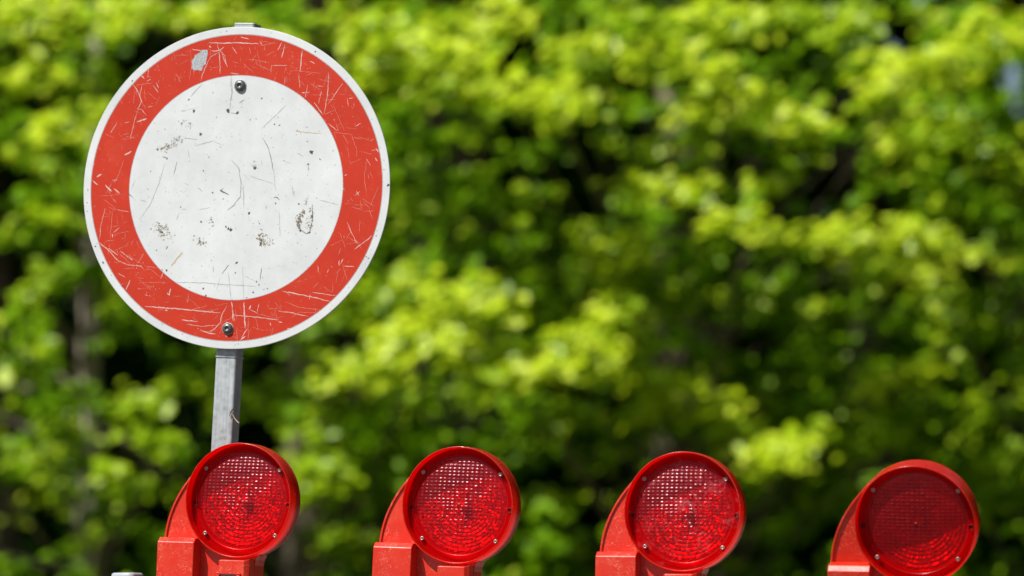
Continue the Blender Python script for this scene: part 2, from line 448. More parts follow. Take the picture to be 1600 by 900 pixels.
SCR = {R1: [([(505, 385), (500, 455)], 1.5), ([(390, 495), (435, 560), (455, 625), (430, 680)], 2), ([(430, 680), (400, 780), (375, 890)], 1.5), ([(460, 500), (440, 600)], 1.5),
            ([(420, 670), (460, 685), (490, 720)], 2), ([(425, 765), (490, 745)], 5), ([(335, 775), (370, 765)], 2), ([(870, 480), (900, 390), (940, 310), (1000, 275)], 1.5),
            ([(1000, 265), (1010, 430)], 2), ([(1020, 290), (1060, 380)], 2), ([(810, 255), (880, 268)], 2.5), ([(935, 210), (1040, 215), (1120, 210)], 3.5), ([(950, 270), (1000, 265), (1035, 240)], 3),
            ([(680, 300), (790, 295)], 1), ([(800, 250), (805, 390), (790, 480)], 1), ([(405, 530), (400, 640)], 1), ([(310, 600), (320, 640)], 1), ([(235, 850), (280, 780)], 2), ([(495, 480), (520, 465)], 2),
            ([(535, 510), (575, 560)], 1.5), ([(560, 490), (575, 530)], 1.5), ([(450, 440), (475, 465)], 5), ([(500, 560), (570, 620)], 1), ([(500, 665), (540, 655)], 1.5), ([(930, 235), (945, 245)], 6), ([(985, 205), (1000, 260), (1040, 300), (1050, 350)], 1.5)],
       R2: [([(0, 215), (60, 210), (200, 218)], 3.5), ([(205, 200), (225, 225)], 2.5), ([(360, 210), (330, 265)], 2), ([(385, 225), (360, 320)], 2.5), ([(505, 265), (490, 415)], 3), ([(560, 340), (595, 360)], 4),
            ([(115, 325), (280, 350)], 1.2), ([(150, 345), (185, 290)], 1.2), ([(285, 370), (400, 370)], 1.5), ([(290, 370), (285, 420)], 1.5), ([(405, 440), (440, 405), (640, 425)], 1), ([(690, 420), (685, 560), (660, 710)], 2),
            ([(790, 495), (690, 640)], 1.5), ([(545, 505), (525, 600)], 1.5), ([(590, 630), (650, 715)], 2.5), ([(640, 550), (620, 640)], 1.5), ([(660, 715), (740, 680)], 1.2), ([(830, 605), (860, 600)], 2), ([(820, 600), (830, 660)], 1.5),
            ([(720, 640), (800, 830)], 1), ([(690, 780), (750, 830)], 1.5), ([(740, 880), (730, 840), (860, 855)], 1), ([(610, 515), (650, 518)], 2), ([(505, 560), (525, 560)], 5), ([(480, 420), (490, 530)], 1.5), ([(385, 450), (380, 500)], 1.5),
            ([(250, 300), (310, 270)], 1.2), ([(880, 800), (920, 775)], 1.5), ([(15, 345), (60, 355)], 1.2), ([(0, 425), (60, 430)], 3), ([(130, 240), (145, 290)], 1.2), ([(815, 520), (810, 560)], 1.2), ([(70, 170), (130, 185)], 2.5), ([(10, 240), (50, 290)], 2)],
       R3: [([(385, 120), (335, 145)], 5), ([(175, 280), (140, 300)], 5.5), ([(110, 325), (150, 355)], 3), ([(200, 355), (245, 400)], 7), ([(260, 380), (300, 415)], 4.5), ([(330, 180), (300, 270), (265, 350)], 1.2), ([(250, 320), (285, 320)], 3),
            ([(285, 530), (365, 545)], 1.5), ([(200, 520), (170, 640), (160, 740)], 1.5), ([(250, 530), (235, 740)], 1.2), ([(250, 700), (250, 725)], 4), ([(300, 655), (260, 690)], 2), ([(150, 755), (215, 805), (300, 900)], 2.5), ([(225, 800), (290, 850)], 2.5),
            ([(305, 820), (395, 885)], 2), ([(105, 210), (125, 215)], 3), ([(160, 435), (315, 420)], 1), ([(420, 750), (440, 800)], 1)],
       R4: [([(800, 290), (820, 280)], 2.5), ([(790, 0), (830, 70)], 1), ([(850, 0), (890, 110)], 1), ([(985, 45), (1010, 30)], 2), ([(1025, 100), (1040, 125)], 4), ([(990, 110), (1030, 110)], 1.5), ([(1015, 160), (1035, 190)], 3), ([(910, 120), (1000, 140)], 1),
            ([(960, 170), (940, 300), (960, 430)], 1), ([(955, 170), (985, 220)], 1.5), ([(875, 435), (910, 400)], 2), ([(885, 400), (905, 430)], 2), ([(1040, 370), (985, 500)], 1), ([(935, 470), (975, 515), (1000, 600)], 1), ([(820, 620), (890, 770)], 1.5),
            ([(825, 650), (860, 700)], 1), ([(870, 810), (1000, 710)], 2.2), ([(770, 690), (810, 800)], 1), ([(880, 740), (925, 805)], 1), ([(800, 490), (850, 490)], 1.2), ([(790, 385), (803, 385)], 3)],
       R5: [([(270, 110), (350, 150), (450, 160), (470, 185)], 1.8), ([(470, 75), (430, 140)], 1.5), ([(520, 180), (590, 245)], 1.2), ([(610, 195), (590, 250)], 1.5), ([(375, 260), (345, 330)], 2), ([(475, 160), (580, 175)], 1), ([(480, 445), (700, 460), (1010, 490)], 3),
            ([(1055, 440), (1020, 500), (1010, 560), (960, 610), (920, 635)], 2), ([(865, 610), (925, 632), (980, 640)], 2.5), ([(660, 320), (650, 365), (635, 350)], 4), ([(790, 350), (775, 420)], 1.2), ([(740, 540), (850, 550)], 3), ([(770, 570), (880, 585), (990, 575)], 1.5),
            ([(1085, 410), (1110, 550)], 2.2), ([(620, 470), (640, 475)], 5), ([(575, 430), (575, 490)], 1), ([(880, 500), (910, 480), (1000, 460)], 1.2), ([(450, 275), (640, 275)], 1), ([(480, 360), (500, 370)], 1.5), ([(290, 210), (340, 240)], 1.5), ([(670, 375), (740, 370)], 1),
            ([(1045, 650), (1060, 655)], 5), ([(305, 55), (395, 120)], 2)],
       R6: [([(360, 335), (560, 375), (710, 412)], 3), ([(575, 345), (745, 370)], 1.5), ([(385, 410), (480, 450), (630, 468)], 1.2), ([(335, 475), (430, 490), (545, 515)], 2), ([(430, 525), (480, 485), (620, 490)], 1), ([(25, 505), (180, 520), (340, 540)], 2.5),
            ([(95, 415), (100, 520), (105, 600)], 4), ([(10, 415), (20, 545)], 2.5), ([(45, 590), (50, 690)], 1.2), ([(125, 520), (125, 690)], 1.2), ([(200, 425), (185, 490)], 1.5), ([(130, 460), (190, 495)], 2), ([(145, 435), (130, 465)], 4.5), ([(120, 600), (80, 660)], 2.5),
            ([(70, 680), (105, 655)], 5), ([(280, 560), (285, 580)], 4), ([(340, 555), (365, 558)], 3.5), ([(795, 110), (770, 150)], 2.5), ([(765, 120), (765, 160)], 3.5), ([(790, 150), (825, 270)], 1), ([(800, 160), (870, 165)], 2.2), ([(760, 190), (740, 280)], 1),
            ([(615, 160), (620, 210)], 1.5), ([(690, 180), (680, 210)], 1.5), ([(400, 600), (420, 600)], 4), ([(445, 585), (455, 595)], 4), ([(250, 540), (385, 515)], 1), ([(400, 350), (420, 370)], 1.5), ([(560, 360), (555, 400)], 1.5), ([(300, 590), (290, 640)], 1)]}
sw, sf = Marks(0.00016), Marks(0.00012)
for o_, L in SCR.items():
    for pts, w in L: (sw if w > 1.3 else sf).line([Z(o_, p) for p in pts], w * 0.85)
ECX, ECY = 368, 293
def ringpt(f0=0.71, f1=0.945, a=None):
    a = random.uniform(0, 6.283) if a is None else a
    r = random.uniform(f0, f1); return ECX + 239 * r * math.cos(a), ECY - 253 * r * math.sin(a), a
for _ in range(420):                 # small nicks, thickest at the top, lower left and bottom of the ring
    x, y, a = ringpt(a=random.choice([random.gauss(1.5, .45), random.gauss(0.9, .35), random.gauss(2.5, .4), random.gauss(-1.6, .5), random.gauss(-2.4, .5), random.uniform(0, 6.28)]))
    if random.random() < 0.6: (sw if random.random() < .4 else sf).blob(x, y, random.uniform(0.0003, 0.0010))
    else:
        t_ = random.choice([random.gauss(1.5, .4), random.uniform(0, 3.14)]); l_ = random.uniform(2, 9)
        (sw if random.random() < .1 else sf).line([(x, y), (x + l_ * math.cos(t_), y + l_ * math.sin(t_))], random.uniform(0.4, 1.3))
for _ in range(140):                 # long faint hairlines on red
    x, y, a = ringpt(0.74, 0.92); t_ = random.choice([random.gauss(1.45, .3), random.gauss(0.1, .3), random.uniform(0, 3.14)]); l_ = random.uniform(6, 26)
    x2, y2 = x + l_ * math.cos(t_), y + l_ * math.sin(t_)
    r2 = math.hypot((x2 - ECX) / 239, (y2 - ECY) / 253)
    if 0.71 < r2 < 0.94: sf.line([(x, y), (x2, y2)], random.uniform(0.5, 1.1))
stuffed = [sw.b.build('scratches', M_SCR, plate), sf.b.build('faint_scratches', M_SCRF, plate)]

dk, gy, br, ru = Marks(0.00016), Marks(0.00011), Marks(0.00014), Marks(0.00010)
for o_, L in {R1: [(933, 125, 7), (795, 157, 5), (365, 438, 5), (390, 478, 6), (185, 690, 8), (788, 610, 9), (822, 692, 11), (1065, 690, 12), (983, 735, 4), (620, 818, 4), (870, 850, 9)],
              R2: [(50, 705, 9), (335, 735, 4), (310, 785, 5), (345, 790, 5), (597, 272, 5), (220, 600, 6), (470, 828, 6), (180, 745, 4), (140, 752, 5)],
              R3: [(570, 108, 8), (955, 410, 6), (365, 418, 4), (730, 510, 5), (1065, 662, 9), (1050, 650, 8), (1078, 668, 8), (875, 615, 6), (500, 385, 4), (520, 260, 4), (890, 65, 4), (890, 256, 4), (870, 3, 7), (945, 600, 6), (635, 170, 6)],
              R4: [(170, 235, 10), (570, 125, 10), (580, 120, 6), (560, 118, 5), (548, 210, 7), (630, 175, 5), (130, 555, 8), (205, 628, 6), (5, 672, 9), (540, 50, 5), (375, 185, 4), (1108, 355, 9), (318, 485, 6), (480, 490, 6), (493, 678, 7), (555, 690, 8), (735, 215, 3), (405, 258, 3)],
              R5: [(185, 137, 8), (905, 370, 7), (743, 640, 5), (632, 190, 6), (600, 186, 5), (1115, 208, 6), (890, 318, 7), (560, 48, 5)],
              R6: [(45, 135, 10), (35, 208, 5), (260, 320, 5), (605, 548, 7), (840, 365, 4), (185, 270, 6), (200, 292, 6), (160, 345, 6), (115, 383, 5), (530, 92, 3), (12, 400, 4)]}.items():
    for x, y, r in L: dk.blob(*Z(o_, (x, y)), r / 4.5 * 1.186e-3 * 1.35)
for o_, L in {R3: [([(705, 190), (682, 285)], 1.6), ([(850, 375), (882, 402)], 2), ([(1005, 390), (1070, 425)], 4), ([(1010, 400), (1030, 380)], 2), ([(935, 155), (922, 168)], 2), ([(365, 415), (400, 452)], 2.2), ([(740, 525), (770, 528)], 1.2), ([(640, 785), (625, 808)], 2), ([(600, 155), (637, 168)], 2)],
              R4: [([(225, 25), (265, 90), (290, 190), (305, 270)], 1.6), ([(305, 447), (325, 440), (347, 462)], 3), ([(255, 500), (250, 525)], 2), ([(575, 500), (578, 590), (558, 690)], 2), ([(480, 660), (530, 697), (558, 690)], 2)],
              R5: [([(1070, 150), (1020, 215)], 1.8)], R6: [([(222, 170), (207, 265)], 1.8)], R1: [([(1080, 705), (1125, 708)], 1)]}.items():
    for pts, w in L: dk.line([Z(o_, p) for p in pts], w * 0.9)
for o_, L in {R1: [([(1085, 440), (1095, 560), (1072, 690)], 2), ([(880, 500), (800, 590)], 2), ([(735, 690), (765, 690)], 5)],
              R2: [([(390, 650), (300, 740), (220, 815)], 1.8), ([(60, 635), (100, 610)], 6), ([(0, 460), (10, 560), (0, 620)], 2)],
              R3: [([(620, 200), (590, 310), (520, 490), (440, 600)], 1.8), ([(445, 460), (490, 475)], 2), ([(760, 25), (850, 35)], 1.8), ([(830, 80), (960, 45), (1020, 75)], 1.6), ([(860, 530), (940, 515)], 1.6), ([(410, 320), (385, 380)], 1.3), ([(780, 100), (795, 170)], 1.2), ([(1060, 530), (1120, 490)], 2.5), ([(725, 550), (700, 600)], 1.5)],
              R4: [([(305, 270), (318, 400)], 1.3), ([(10, 180), (60, 240), (75, 340), (70, 440), (0, 520)], 3), ([(90, 350), (95, 520)], 2.2), ([(430, 360), (450, 440)], 1.4), ([(620, 460), (760, 495)], 1.6), ([(470, 130), (510, 155)], 1.5), ([(130, 290), (310, 350)], 1.3), ([(345, 540), (350, 720)], 1.3)],
              R5: [([(960, 160), (960, 205)], 3), ([(1065, 200), (1085, 400)], 1.8), ([(700, 275), (900, 280), (1120, 295)], 1.8), ([(1010, 240), (980, 330)], 1)],
              R6: [([(85, 160), (95, 400)], 1.3), ([(0, 292), (180, 305)], 1.6), ([(100, 230), (180, 270)], 1)]}.items():
    for pts, w in L: gy.line([Z(o_, p) for p in pts], w)
for o_, pts, sp, n, rm in ((R3, [(575, 110), (625, 92), (670, 75), (735, 25)], 3.2, 70, .0016), (R3, [(555, 650), (600, 690), (640, 715)], 4.5, 60, .0018), (R3, [(590, 645), (640, 655)], 3, 22, .0015), (R3, [(945, 595), (955, 625), (935, 690)], 2, 22, .0013),
                           (R3, [(850, 750), (900, 765)], 3.2, 34, .0018), (R1, [(740, 760), (755, 790)], 3, 16, .0014), (R1, [(790, 775), (800, 795)], 2, 12, .0014), (R1, [(700, 885), (735, 880)], 2, 18, .0014), (R4, [(215, 700), (225, 770)], 4, 50, .002), (R4, [(220, 770), (300, 757)], 2.4, 26, .0015),
                           (R4, [(520, 535), (490, 580), (475, 625), (492, 672)], 2.2, 85, .0019), (R4, [(575, 500), (555, 545)], 1.6, 16, .0013), (R4, [(575, 545), (570, 620), (550, 690)], 1.8, 40, .0016), (R4, [(560, 560), (535, 660)], 1.5, 14, .0012), (R4, [(540, 440), (528, 495)], 1.6, 14, .0012),
                           (R4, [(160, 200), (175, 250)], 3, 16, .0012), (R4, [(548, 205), (545, 300)], 1.4, 12, .001), (R4, [(970, 870), (960, 890)], 3, 10, .0015)):
    pz = [(p[0], p[1]) for p in [Z(o_, q) for q in pts]]
    br.cluster(pz, sp, n, rm); dk.cluster(pz, sp, n // 4, rm * 0.55)
for o_, pts, w in ((R5, [(745, 62), (705, 110), (665, 160)], 6), (R2, [(455, 832), (540, 842), (640, 848)], 2.4), (R2, [(480, 825), (500, 855)], 2)):
    ru.line([Z(o_, p) for p in pts], w)
for _ in range(420):
    a = random.uniform(0, 6.28); r = 0.69 * math.sqrt(random.random())
    (dk if random.random() < .35 else gy).blob(ECX + 239 * r * math.cos(a), ECY + 253 * r * math.sin(a), random.uniform(0.0004, 0.0012))
for _ in range(60):
    a = random.uniform(0, 6.28); r = random.uniform(0.957, 0.99)
    (dk if random.random() < .4 else gy).blob(ECX + 239 * r * math.cos(a), ECY + 253 * r * math.sin(a), random.uniform(0.0005, 0.0017))
for _ in range(8):
    a = random.uniform(0, 6.28); r = 0.6 * math.sqrt(random.random()); x, y = ECX + 239 * r * math.cos(a), ECY + 253 * r * math.sin(a)
    t_ = random.gauss(1.5, .5) if random.random() < .7 else random.gauss(0, .3); l_ = random.uniform(5, 22)
    gy.line([(x, y), (x + l_ * math.cos(t_), y + l_ * math.sin(t_))], random.uniform(0.4, 1.0))
stuffed += [dk.b.build('dark_chips', M_DIRT, plate), gy.b.build('grey_scrapes', M_GREY, plate), br.b.build('brown_dirt', M_BROWN, plate), ru.b.build('rust_streaks', M_RUST, plate)]
for o in stuffed: o['kind'] = 'stuff'
pp = [on_sign(*Z(R1, p), 0.00018) for p in [(880, 262), (918, 260), (922, 290), (912, 325), (906, 364), (890, 368), (878, 408), (855, 402), (830, 406), (806, 390), (812, 362), (806, 340), (822, 318), (832, 298), (862, 282)]]
cc = sum(pp, Vector()) / len(pp); n_ = len(pp)
MB().add([cc] + pp, [(0, (k + 1) % n_ + 1, k + 1) for k in range(n_)]).build('bare_patch', M_BARE, plate)

# curled dry stem caught on the pole
def curl(px0, pts, rr, m, nm, par):
    P = [RSi @ (CAM + ray(x, y) * 10.0 - base) for x, y in pts]
    # lay on the pole's front face plane (local y = -0.0225)
    Q = []
    for (x, y) in pts:
        d = RSi @ ray(x, y); o0 = RSi @ (CAM - base); s = (-0.0235 - o0.y) / d.y; Q.append(o0 + d * s)
    w = [sign.matrix_basis @ q for q in Q]
    return w
sign.matrix_basis  # noqa
MS = Matrix.Translation(base) @ RS.to_4x4()
def on_pole(x, y, off=-0.0232):
    d = RSi @ ray(x, y); o0 = RSi @ (CAM - base); s = (off - o0.y) / d.y; return MS @ (o0 + d * s)
P1 = [on_pole(*p) for p in ((358.5, 651), (360, 645), (363, 640), (366.5, 637), (366, 642), (365, 646))]
P2 = [on_pole(*p) for p in ((361, 642), (364.5, 650), (367.5, 655), (370, 658), (373.5, 661))]
o0 = P1[0]
st = empty('dry_stem', o0); tag(st, 'curled dry plant stem caught on the front of the grey sign pole', 'stem')
MB().tube([p - o0 for p in P1], [.0005, .0009, .001, .0011, .0008, .0004], 6).build('stalk', M_STEMD, st)
MB().tube([p - o0 for p in P2], [.0005, .0009, .0011, .0013, .0006], 6).build('blade', M_STEM, st)

# ------------------------------------------------------------------ warning lamps
R = 0.1055; HZ = 0.27                       # drum radius; drum centre above the lamp's foot

def lens_mesh():
    nr, na = 104, 380; RL = 0.0885; vs = []; fs = []
    def h(x, z):
        r = math.hypot(x, z); q = r / RL
        dome = 0.0095 * (1 - q ** 2.4)
        u = 2 * ((x / 0.0088) % 1) - 1; v = 2 * ((z / 0.0062) % 1) - 1
        hh = math.sin(math.floor(x / 0.0088) * 12.9898 + math.floor(z / 0.0062) * 78.233) * 43758.5453; hh -= math.floor(hh); h2 = (hh * 57.3) % 1
        pil = 0.0012 * (0.55 + 0.7 * hh) * (1 - abs(u) ** 2.6) * (1 - v * v) * (1 + 0.35 * (h2 - 0.5) * u)
        fade = max(0, min(1, (0.97 - q) / 0.05))
        ring = 0.00035 * abs(math.sin(math.pi * r / 0.0036))
        low = 1 / (1 + math.exp((z + 0.006 - 0.35 * x) / 0.011))      # grid on top, rings show below
        dome += 0.0022 * max(0, 1 - (r / 0.0042) ** 2)            # pip added at the centre to catch a glint
        return dome + fade * (pil * (1 - 0.42 * low) + ring * (0.2 + 1.6 * low))
    vs.append((0, -h(0, 0), 0))
    for i in range(1, nr + 1):
        r = RL * i / nr
        for k in range(na):
            a = 2 * math.pi * k / na; x, z = r * math.cos(a), r * math.sin(a); vs.append((x, -h(x, z), z))
    for k in range(na): fs.append((0, 1 + k, 1 + (k + 1) % na))
    for i in range(nr - 1):
        for k in range(na):
            k2 = (k + 1) % na; fs.append((1 + i * na + k, 1 + (i + 1) * na + k, 1 + (i + 1) * na + k2, 1 + i * na + k2))
    b = MB(); b.add(vs, fs, True)
    b.lathe([(RL, 0.0), (RL + .0008, -0.0022), (RL + 0.002, -0.0024), (RL + 0.0028, -0.0004), (0.1026, 0.0)], 160)   # clear flange round the dome
    return b

def make_lamp():
    root = empty('warning_lamp', (0, 0, 0))
    REC = 0.019
    # drum: hooded rim, outer wall slightly conical, closed back
    b = MB()
    b.lathe([(0.1031, 0.0010), (0.1036, -0.0002), (0.1043, -0.0006), (0.1052, 0.0002), (R, 0.0025), (0.1058, 0.012), (0.1060, 0.030), (0.1056, 0.040), (0.1058, 0.0405), (0.1052, 0.046), (0.1020, 0.0515), (0.085, 0.054), (0, 0.054)], 160, 0, HZ)
    b.build('drum', M_DRUM, root)
    MB().lathe([(0.1026, REC + .006), (0.1030, 0.004), (0.1031, 0.0010)], 160, 0, HZ).build('hood_inner_wall', M_INNER, root)
    # shell bowl behind the lens so light inside stays red
    b = MB(); b.lathe([(0.1028, REC + .0045), (0.089, REC + 0.0046), (0.086, REC + .010), (0.060, REC + .0255), (0.03, REC + .0305), (0.0, REC + .0315)], 128, 0, HZ)
    b.build('inner_housing', M_RED, root)
    ln = lens_mesh().build('lens', M_LENS, root); ln.location = (0, REC, HZ)
    b = MB(); nr_, na_ = 24, 132; vs = []                                  # faceted bowl, each facet tipped its own way
    rs_ = random.Random(3); fs = []
    for a_ in range(nr_):
        for k in range(na_):
            r0, r1 = 0.0835 * a_ / nr_ + 0.001, 0.0835 * (a_ + 0.96) / nr_ + 0.001; t0, t1 = 2 * math.pi * (k + .03) / na_, 2 * math.pi * (k + .97) / na_
            tz = rs_.gauss(0, 0.00040); tr_ = rs_.gauss(0.0011 if a_ % 2 else -0.0006, 0.0006)
            q0 = len(vs)
            for (r, t, dy) in ((r0, t0, -tz), (r1, t0, -tz + tr_), (r1, t1, tz + tr_), (r0, t1, tz)):
                vs.append((r * math.cos(t), REC + 0.0085 + 0.018 * (1 - (r / 0.085) ** 2) + dy, HZ + r * math.sin(t)))
            fs.append((q0, q0 + 3, q0 + 2, q0 + 1))
    b.add(vs, fs); b.build('reflector', M_REFL, root)
    b = MB(); b.lathe([(0.0, REC + 0.012), (0.006, REC + 0.0125), (0.0075, REC + .016), (0.0075, REC + 0.028)], 32, 0, HZ); b.box(-0.0016, 0.0016, REC + 0.021, REC + 0.027, HZ - 0.030, HZ + 0.030)
    b.build('light_emitter', M_LED, root)
    for a in (38, 142, 221, 318):
        x, z = 0.0935 * math.cos(rad(a)), 0.0935 * math.sin(rad(a))
        b = MB(); b.lathe([(0.0040, 0.0005), (0.0040, -0.0016), (0.0034, -0.0027), (0.0016, -0.0029), (0.0014, -0.0012), (0, -0.0011)], 20)
        o = b.build('screw', M_SCREW, root); o.location = (x, REC, HZ + z)
    for sx in (-1, 1):
        b = MB(); b.lathe([(0.0046, 0.0004), (0.0046, -0.0007), (0.0038, -0.0009), (0.0033, 0.0000), (0, 0.0002)], 24)
        o = b.build('plug', M_HOLE, root); o.location = (sx * 0.0935, REC, HZ - 0.006)
    # teardrop back shell with raised edge
    out = []
    def arc(cx, cz, r, a0, a1, n):
        return [(cx + r * math.cos(rad(a0 + (a1 - a0) * k / n)), cz + r * math.sin(rad(a0 + (a1 - a0) * k / n))) for k in range(n + 1)]
    out += [(0.0295, -HZ), (0.0295, -0.118), (0.031, -0.108)]
    out += arc(0, 0, 0.1042, -70, -234, 40)
    # left flank sweeping out to the box
    p0, p1, p2, p3 = (-0.0615, 0.0838), (-0.110, 0.0480), (-0.151, -0.010), (-0.153, -0.078)
    for k in range(0, 15):
        t = k / 14; out.append(tuple((1 - t) ** 3 * a + 3 * (1 - t) ** 2 * t * b_ + 3 * (1 - t) * t * t * c + t ** 3 * d for a, b_, c, d in zip(p0, p1, p2, p3)))
    out += [(-0.153, -HZ)]
    outz = [(x, z + HZ) for x, z in out]
    b = MB(); b.prism(outz, 0.0225, 0.064); b.build('back_shell', M_RED, root, 0.0015)
    flank = outz[-15:]; b = MB(); n = len(flank)
    vs = []
    for i, (x, z) in enumerate(flank):
        d = Vector((flank[min(i + 1, n - 1)][0] - flank[max(i - 1, 0)][0], 0, flank[min(i + 1, n - 1)][1] - flank[max(i - 1, 0)][1])).normalized()
        ix, iz = -d.z * 0.0030, d.x * 0.0030
        for (a, y) in ((-0.2, 0.0224), (-0.2, 0.0188), (1.0, 0.0188), (1.0, 0.0224)): vs.append((x + ix * a, y, z + iz * a))
    b.add(vs, [(i * 4 + k, (i + 1) * 4 + k, (i + 1) * 4 + (k + 1) % 4, i * 4 + (k + 1) % 4) for i in range(n - 1) for k in range(4)] + [(0, 1, 2, 3), ((n - 1) * 4 + 3, (n - 1) * 4 + 2, (n - 1) * 4 + 1, (n - 1) * 4)])
    b.build('shell_edge', M_RED, root, 0.0006)
    # side box with chamfered top
    x0, x1, y0, y1, zt = -0.1535, -0.080, -0.010, 0.0222, HZ - 0.0715
    vs = []
    for (x, s) in ((x0, 1), (x1, -1)):
        vs += [(x, y0, 0.012), (x, y1, 0.012), (x, y1, zt), (x, y0 + 0.009, zt), (x + 0 * s, y0, zt - 0.0085)]
    b = MB(); b.add(vs, [(0, 4, 3, 2, 1)[::-1], (5, 9, 8, 7, 6), (0, 5, 6, 1), (1, 6, 7, 2), (2, 7, 8, 3), (3, 8, 9, 4), (4, 9, 5, 0)])
    b.build('battery_box', M_RED, root, 0.0016, 3)
    # latch block under the drum, with two lugs and a slot between
    x0, x1, y0, y1, zt = -0.031, 0.029, -0.008, 0.0222, HZ - 0.1068
    c = 0.008
    ring_ = [(x0, y1), (x0, y0 + 0.003), (x0 + 0.003, y0), (x1 - c, y0), (x1, y0 + c), (x1, y1)]
    n = len(ring_); b = MB()
    b.add([(x, y, 0.012) for x, y in ring_] + [(x, y, zt - (0.004 if y < 0 else 0)) for x, y in ring_], [(i, (i + 1) % n, (i + 1) % n + n, i + n) for i in range(n)] + [tuple(range(n - 1, -1, -1)), tuple(range(n, 2 * n))])
    lt = b.build('latch', M_RED, root, 0.001)
    MB().box(-0.028, 0.012, y0 - 0.0016, y0 + 0.0002, HZ - 0.1385, HZ - 0.1355).build('slot', M_HOLE, lt)
    for xx in (-0.0285, 0.0125):
        o = MB().lathe([(0.0042, 0.001), (0.0042, -0.004), (0.0034, -0.005), (0.0013, -0.005), (0.0011, -0.003), (0, -0.003)], 20).build('lug', M_RED, lt); o.location = (xx, y0, HZ - 0.137)
    # fork foot that grips the barrier board
    MB().box(-0.155, 0.036, 0.0, 0.066, -0.0005, 0.0115).build('foot', M_RED, root, 0.002)
    return root

def children(o): return [c for c in bpy.data.objects if c.parent == o]
def copy_tree(o, parent=None):
    c = o.copy(); C.objects.link(c); c.parent = parent
    for ch in children(o): copy_tree(ch, c)
    return c

LAMPS = [((371.5, 781.5), 10.43, (0.0, 2.4, -21.2), 'leftmost red warning lamp, directly in front of the grey sign pole'),
         ((714.5, 789.0), 10.20, (0.0, 2.6, -18.8), 'second red warning lamp from the sign pole, white glint at the middle of its lens'),
         ((1066.0, 799.0), 9.98, (0.0, 1.0, -15.2), 'third red warning lamp from the sign pole, chalky smudges on its lens'),
         ((1429.5, 821.5), 9.72, (17.0, 1.5, -14.5), 'rightmost red warning lamp, tipped forward with its lens dark in shade')]
lamp0 = make_lamp(); feet = []
for i, ((px, py), d, rot, lab) in enumerate(LAMPS):
    o = lamp0 if i == 0 else copy_tree(lamp0)
    e = tuple(rad(a) for a in rot); o.rotation_euler = e
    loc = at(px, py, d) - Euler(e).to_matrix() @ Vector((0, 0, HZ)); o.location = loc; feet.append(loc.copy())
    if i == 2:
        for ch in children(o):
            if ch.name.startswith('lens'): ch.data = ch.data.copy(); ch.data.materials[0] = M_LENS_D
    tag(o, lab, 'warning lamp', 'red warning lamps in a row on the barrier')

# ------------------------------------------------------------------ the barrier under the lamps (below the picture)
A, B = feet[0], feet[3]
dirv = (B - A); L_ = dirv.length; dx = Vector((dirv.x, dirv.y, 0)).normalized()
by = math.atan2(dx.y, dx.x)
mid = (A + B) / 2
TOPL = A + dirv.normalized() * -0.32; TOPR = B + dirv.normalized() * 0.30
bar = empty('barrier', (TOPL.x, TOPL.y, 0), (0, 0, by))
tag(bar, 'barrier with pale grey post cap at the bottom left edge, carrying the lamps', 'barrier')
LL = math.hypot(TOPR.x - TOPL.x, TOPR.y - TOPL.y); zl, zr = TOPL.z - 0.002, TOPR.z - 0.002
nst = 8
for k in range(nst):
    f0, f1 = k / nst, (k + 1) / nst
    xa, xb = LL * f0, LL * f1; za, zb = zl + (zr - zl) * f0, zl + (zr - zl) * f1
    b = MB(); yy0, yy1 = 0.005, 0.050
    vs = [(xa, yy0, za - 0.25), (xb, yy0, zb - 0.25), (xb, yy0, zb), (xa, yy0, za), (xa, yy1, za - 0.25), (xb, yy1, zb - 0.25), (xb, yy1, zb), (xa, yy1, za)]
    b.add(vs, [(0, 1, 2, 3), (5, 4, 7, 6), (3, 2, 6, 7), (1, 0, 4, 5), (0, 3, 7, 4), (1, 5, 6, 2)])
    b.build('board_panel', M_WHITE if k % 2 else M_RED, bar)
# post whose rounded top shows at the lower left edge
capw = at(199, 895.0, 10.56)
cl = Matrix.Rotation(-by, 3, 'Z') @ (capw - Vector((TOPL.x, TOPL.y, 0)))
for (x, y, zt, nm) in ((cl.x, cl.y, capw.z, 'post'), (LL - 0.02, 0.085, zr - 0.02, 'post')):
    b = MB(); column(b, rsq(0.023, 0.009), 0.06, zt - 0.018); o = b.build(nm, M_CAP, bar); o.location = (x, y, 0)
    b = MB(); vs = []; pts = rsq(0.0245, 0.011); n = len(pts)
    lev = [(1.0, -0.018), (1.0, -0.005), (0.96, -0.0018), (0.86, -0.0003), (0.6, 0.0)]
    for s_, z in lev: vs += [(px_ * s_, py_ * s_, zt + z) for px_, py_ in pts]
    fs = [(j * n + i, j * n + (i + 1) % n, (j + 1) * n + (i + 1) % n, (j + 1) * n + i) for j in range(len(lev) - 1) for i in range(n)] + [tuple((len(lev) - 1) * n + i for i in range(n))]
    b.add(vs, fs, True); o = b.build('post_cap', M_CAP, bar); o.location = (x, y, 0)
    b = MB(); b.box(-0.14, 0.14, -0.38, 0.38, 0.001, 0.06); b.box(-0.05, 0.05, -0.07, 0.07, 0.06, 0.11); o = b.build('foot_plate', M_RUB, bar, 0.01); o.location = (x, y, 0)

